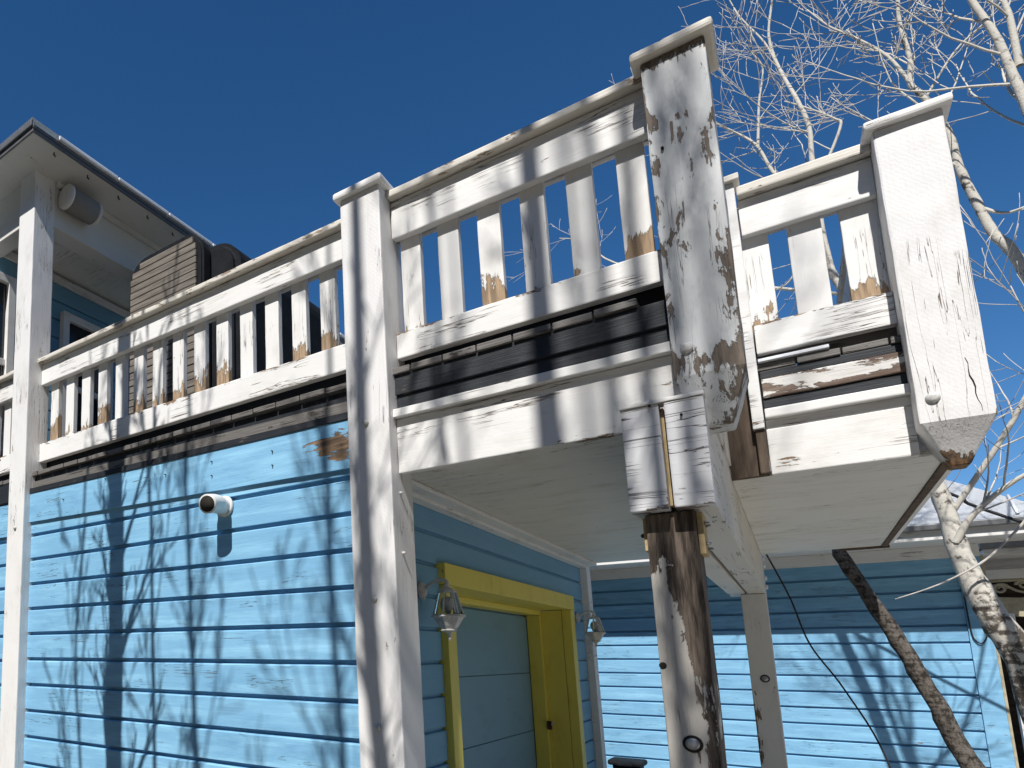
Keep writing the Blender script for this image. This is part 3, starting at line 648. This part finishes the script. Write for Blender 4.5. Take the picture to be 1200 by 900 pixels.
# ------------------------------------------------------------------ aspens
def grow(rng, p, d, L, r, lvl, out, maxl=3, up=.10, curv=.12, nch=(5, 5, 4), spread=(28, 62), tip=.003):
    seg = max(6, int(L / .10)); P = [Vector(p)]; D = Vector(d).normalized(); rad = [r]
    kids = []
    for i in range(seg):
        D = (D + Vector((rng.gauss(0, curv), rng.gauss(0, curv), rng.gauss(0, curv) + up * .6)) * .42).normalized()
        P.append(P[-1] + D * L / seg); t = (i + 1) / seg; rad.append(max(tip, r * (1 - .8 * t)))
        kids.append((P[-1], D.copy(), t, rad[-1]))
    out.setdefault(lvl, []).append((P, rad))
    if lvl >= maxl: return
    n = nch[min(lvl, len(nch) - 1)]
    for j in range(n):
        q, dd, t, rr_ = kids[min(len(kids) - 1, int(seg * (.2 + .78 * (j + rng.random()) / n)))]
        side(rng, q, dd, L * rng.uniform(.32, .6) * (1.1 - .45 * t), max(tip, rr_ * rng.uniform(.45, .65)), lvl + 1, out, maxl, up, curv, nch, spread, tip)
def side(rng, q, dd, L, r, lvl, out, *a):
    spread = a[4]; ax = dd.orthogonal().normalized(); ang = math.radians(rng.uniform(*spread)); az = rng.uniform(0, 2 * math.pi)
    b = dd.cross(ax); sidev = ax * math.cos(az) + b * math.sin(az)
    grow(rng, q, dd * math.cos(ang) + sidev * math.sin(ang), L, r, lvl, out, *a)
CURV = .17
def tree(label, trunk, r0, r1, seed, limbs, mtrunk='aspen', mbr='aspen', mtw='twig', group='bare aspens behind the deck', startz=.25, L=(.9, 1.7), base=True, forks=(), maxl=3, nch=(5, 5, 4), rads=None, up=.10, wearf=None, az=None, tip=.0035, spread=(28, 62), cat='tree'):
    rng = random.Random(seed); tp = smoothpath(trunk, 5)
    t = thing('aspen_tree', label, cat, (trunk[0][0], trunk[0][1], trunk[0][2]), group)
    n = len(tp); rad = [r0 + (r1 - r0) * i / (n - 1) for i in range(n)]
    if rads:
        for i in range(n):
            q = i / 5; a = min(int(q), len(rads) - 2); rad[i] = rads[a] + (rads[a + 1] - rads[a]) * (q - a)
    for i in range(n):
        if i % 4 == 1: rad[i] *= 1.06
    if mtrunk == 'darkbark':
        tp = [p + Vector((rng.gauss(0, .003), rng.gauss(0, .003), 0)) for p in smoothpath(trunk, 12)]; rad = [rads[min(len(rads) - 1, i // 12)] * (1 - .012 * (i % 12)) * rng.uniform(.93, 1.08) for i in range(len(tp))]
    tubes('trunk', M[mtrunk], [(tp, rad)], t, 14, True, wearf or 0, .10 if mtrunk == 'darkbark' else .05)
    out = {}
    for f, r in forks:
        fp = smoothpath(f, 5); m_ = len(fp); fr = [r * (1 - .65 * i / (m_ - 1)) for i in range(m_)]
        out.setdefault(1, []).append((fp, fr))
        for j in range(max(3, m_ // 2)):
            i = min(m_ - 2, int(m_ * (.15 + .85 * (j + rng.random()) / max(3, m_ // 2))))
            side(rng, fp[i], (fp[i + 1] - fp[i]).normalized(), rng.uniform(.5, 1.05), max(tip, fr[i] * .45), 2, out, maxl, up, CURV, nch, spread, tip)
    for j in range(limbs):
        f = startz + (1 - startz) * (j + rng.random()) / limbs; i = min(n - 2, int(f * (n - 1)))
        dd = (tp[i + 1] - tp[i]).normalized(); f2 = (f - startz) / (1 - startz)
        side(rng, tp[i], dd, rng.uniform(*L) * (1.15 - .6 * f2), rad[i] * rng.uniform(.3, .5), 1, out, maxl, up, CURV, nch, spread, tip)
    for P, rr_ in out.get(1, []): tubes('branch', M[mbr], [(P, rr_)], t, 7, True, -.05)
    tw = [x for l in out if l > 1 for x in out[l]]
    if tw: o = tubes('twigs', M[mtw], tw, t, 4); o['kind'] = 'stuff'
    return t
G = -H
SP = dict(maxl=3, nch=(5, 5, 4), spread=(24, 55), tip=.0026, up=.22)
tree('broken aspen snag with rough brown bark below the deck soffit', [(1.08, 7.6, G), (.85, 7.6, -.80), (.6, 7.6, .03), (.3, 7.6, .88), (.17, 7.6, 1.5), (.12, 7.6, 1.95)], .085, .03, 11, 0, 'darkbark',
     rads=[.072, .060, .050, .036, .03, .026], base=True, **SP)
tree('white barked aspen leaning left in front of the fretwork porch', [(2.3, 8.2, G), (1.43, 8.2, -.81), (1.27, 8.2, -.04), (1.14, 8.2, .36), (1.04, 8.2, .81), (.99, 8.2, 1.27), (.86, 8.2, 2.06), (.61, 8.2, 3.2), (.54, 8.2, 3.52), (.52, 8.2, 4.12), (.53, 8.2, 4.62), (.54, 8.2, 4.9), (.49, 8.2, 5.21), (.40, 8.3, 5.69), (.36, 8.3, 6.07), (.42, 8.3, 6.44), (.47, 8.3, 6.8)], .155, .014, 23, 7,
     rads=[.14, .108, .098, .085, .064, .054, .046, .034, .028, .024, .020, .018, .016, .013, .011, .009, .007], startz=.55, L=(.7, 1.4),
     forks=[([(1.02, 8.15, .90), (1.14, 8.1, 1.12), (1.44, 8.0, 1.38), (1.9, 7.9, 1.5)], .028), ([(.52, 8.2, 4.16), (.4, 8.2, 4.3), (.25, 8.2, 4.59), (.15, 8.2, 4.94), (-.09, 8.2, 5.28), (-.36, 8.2, 5.69)], .020),
            ([(.17, 8.2, 4.9), (.22, 8.2, 5.35), (.28, 8.2, 5.69), (.21, 8.2, 5.92)], .013), ([(.54, 8.2, 4.32), (.74, 8.2, 4.78), (.71, 8.2, 4.9), (.54, 8.2, 5.11), (.4, 8.2, 5.26)], .014),
            ([(.52, 8.2, 3.95), (.37, 8.2, 3.67), (.26, 8.2, 3.46), (.13, 8.2, 3.4)], .012), ([(.4, 8.3, 5.69), (.32, 8.3, 6.03), (.17, 8.3, 6.42), (.08, 8.3, 6.78)], .011),
            ([(.61, 8.2, 3.2), (-.4, 8.6, 3.9), (-1.2, 9, 4.6), (-1.5, 9, 5.0), (-1.75, 9, 5.15)], .016), ([(1.0, 8.2, 1.1), (1.5, 8, 2.0), (1.75, 7.9, 2.9), (1.9, 7.9, 3.6)], .022)],
     wearf=lambda p: .125 * max(0, min(1, (.8 - p.z) / .9)) - .01, **SP)
tree('slender white aspen rising right of the corner newel', [(2.6, 7, G), (2.0, 7, .4), (1.59, 7, 1.55), (1.38, 7, 2.64), (1.29, 7, 2.9), (1.24, 7, 3.16), (1.19, 7, 3.46), (1.17, 7, 3.75), (1.09, 7, 4.07), (1.03, 7, 4.23), (1.05, 7, 4.42), (1.03, 7, 4.72), (1.04, 7, 4.94), (1.07, 7, 5.3), (1.05, 7, 5.9)], .07, .012, 37, 11,
     rads=[.06, .05, .04, .032, .028, .026, .024, .022, .02, .018, .015, .013, .012, .010, .008], startz=.42, L=(.6, 1.2),
     forks=[([(1.03, 7, 4.23), (.94, 7, 4.52), (.77, 7, 4.81), (.66, 7, 4.97), (.55, 7, 5.2)], .013), ([(1.25, 7, 3.12), (1.37, 6.95, 3.0), (1.6, 6.9, 3.05)], .013), ([(1.09, 7, 4.07), (1.27, 7, 4.35), (1.45, 7, 4.5), (1.55, 7, 4.65)], .009), ([(1.59, 7, 1.6), (1.45, 7, 1.75), (1.3, 7, 1.7)], .008), ([(1.55, 7, 1.8), (1.4, 7, 2.1), (1.32, 7, 2.5)], .008)], **SP)
tree('white aspen with forked trunk filling the top right corner', [(2.4, 6.5, G), (1.75, 6.5, .6), (1.52, 6.5, 1.85), (1.48, 6.5, 2.88), (1.42, 6.5, 3.52), (1.39, 6.5, 3.78), (1.36, 6.5, 4.03), (1.29, 6.5, 4.35), (1.25, 6.5, 4.65), (1.15, 6.5, 5.3)], .075, .02, 41, 10,
     rads=[.05, .04, .034, .028, .025, .022, .020, .017, .014, .010], startz=.35, L=(.6, 1.3), forks=[([(1.43, 6.5, 3.77), (1.43, 6.5, 4.12), (1.42, 6.5, 4.27), (1.43, 6.5, 4.6), (1.45, 6.5, 5.2)], .02)], **SP)
tag(tubes('hanging_twig', M['twig'], [(smoothpath([(.62, 8, .46), (.87, 8, .56), (1.11, 8, .71), (1.25, 8, .86), (1.40, 8, 1.08), (1.46, 8.1, 1.4)], 5), [.003, .004, .005, .005, .006, .006, .007, .007, .007, .008] + [.009] * 16)], None, 6), 'single pale bare twig hanging across the leaning trunk', 'twig')
# front-yard aspens: they stand beside and behind the viewer and throw the dappled shade on the facade
def yard(label, xs, t, r0, seed, limbs, z1=7.6, lean=0, L=(1.2, 2.2), nch=(5, 5, 4), up=.28, startz=.12, maxl=3):
    x0, y0 = xs + .172 * t, 2.87 - t
    wg = random.Random(seed); j = lambda k: wg.uniform(-k, k)
    k = .012 if r0 > .06 else .055
    tr = [(x0 - lean * 1.6, y0, G), (x0 + j(k), y0, .2), (x0 + lean * .8 + j(k), y0 + .02, 1.2), (x0 + lean * 1.5 + j(k), y0 + .02, 2.2), (x0 + lean * 2 + j(k), y0 - .02, 3.2), (x0 + lean * 2.5 + j(k), y0, 4.3), (x0 + lean * 3, y0, z1)]
    tree(label, tr, r0, r0 * .3, seed, limbs, group='bare aspens in the front yard', startz=startz, L=L, maxl=maxl, nch=nch, up=up, spread=(12, 34), tip=.004, rads=[r0, r0 * .98, r0 * .94, r0 * .90, r0 * .86, r0 * .8, r0 * .3])
yard('young aspen standing just left of the viewer', -3.12, 1.75, .072, 5, 24, 5.4, 0.0, (.5, .9), startz=.08)
yard('thin aspen stem left of the viewer further out', -2.80, 2.1, .016, 6, 14, 4.6, .01, (.6, 1.1))
yard('slim forked aspen left of the viewer', -2.30, 2.7, .020, 16, 16, 6, -.09, (.9, 1.6), startz=.08)
yard('slim aspen directly behind the viewer', -1.375, 3.4, .050, 8, 10, 8, .0, (1, 1.8))
yard('stout aspen behind the viewer shading the fascia', -.64, 3.8, .075, 9, 14, 9, .0, (1.2, 2.0))
yard('slender aspen behind the viewer beside the stout one', -.42, 4.3, .040, 19, 14, 9, .0, (1.2, 2.0))
yard('aspen behind the viewer shading the tall newel', -.185, 5.4, .040, 10, 24, 10.5, .06, (1.2, 2.0), startz=.3)
yard('bushy aspen far left of the viewer in the yard', -1.78, 3.1, .022, 14, 20, 7, .07, (1, 1.8), startz=.1)
yard('dark stemmed aspen at the far left of the yard', -3.38, 2.6, .014, 15, 13, 5.5, -.03, (.6, 1.1), startz=.1)
yard('feathery aspen sapling behind the viewer left of the stout one', -1.08, 4.4, .034, 21, 18, 9, .01, (1.2, 2.0))
yard('aspen behind the viewer with shade on the beam end', -.29, 4.2, .042, 22, 16, 9, .0, (1.2, 2.0))
yard('right hand aspen behind the viewer', -.09, 4.9, .040, 23, 24, 9, .05, (1.2, 2.0))
yard('leaning aspen behind the viewer with shade across the upper rail', -.36, 4.5, .038, 31, 22, 9, .06, (1.2, 2.0), startz=.3)
yard('twiggy aspen sapling behind the viewer toward the street', -.85, 5.2, .028, 33, 26, 9.5, -.05, (1.2, 2.2), startz=.3)
yard('tall aspen well behind the viewer toward the street', -.128, 7.0, .055, 41, 16, 13.5, .0, (1.4, 2.4), startz=.4)
yard('second tall aspen well behind the viewer, on the left', -.52, 7.6, .060, 43, 16, 14, .0, (1.4, 2.4), startz=.4)
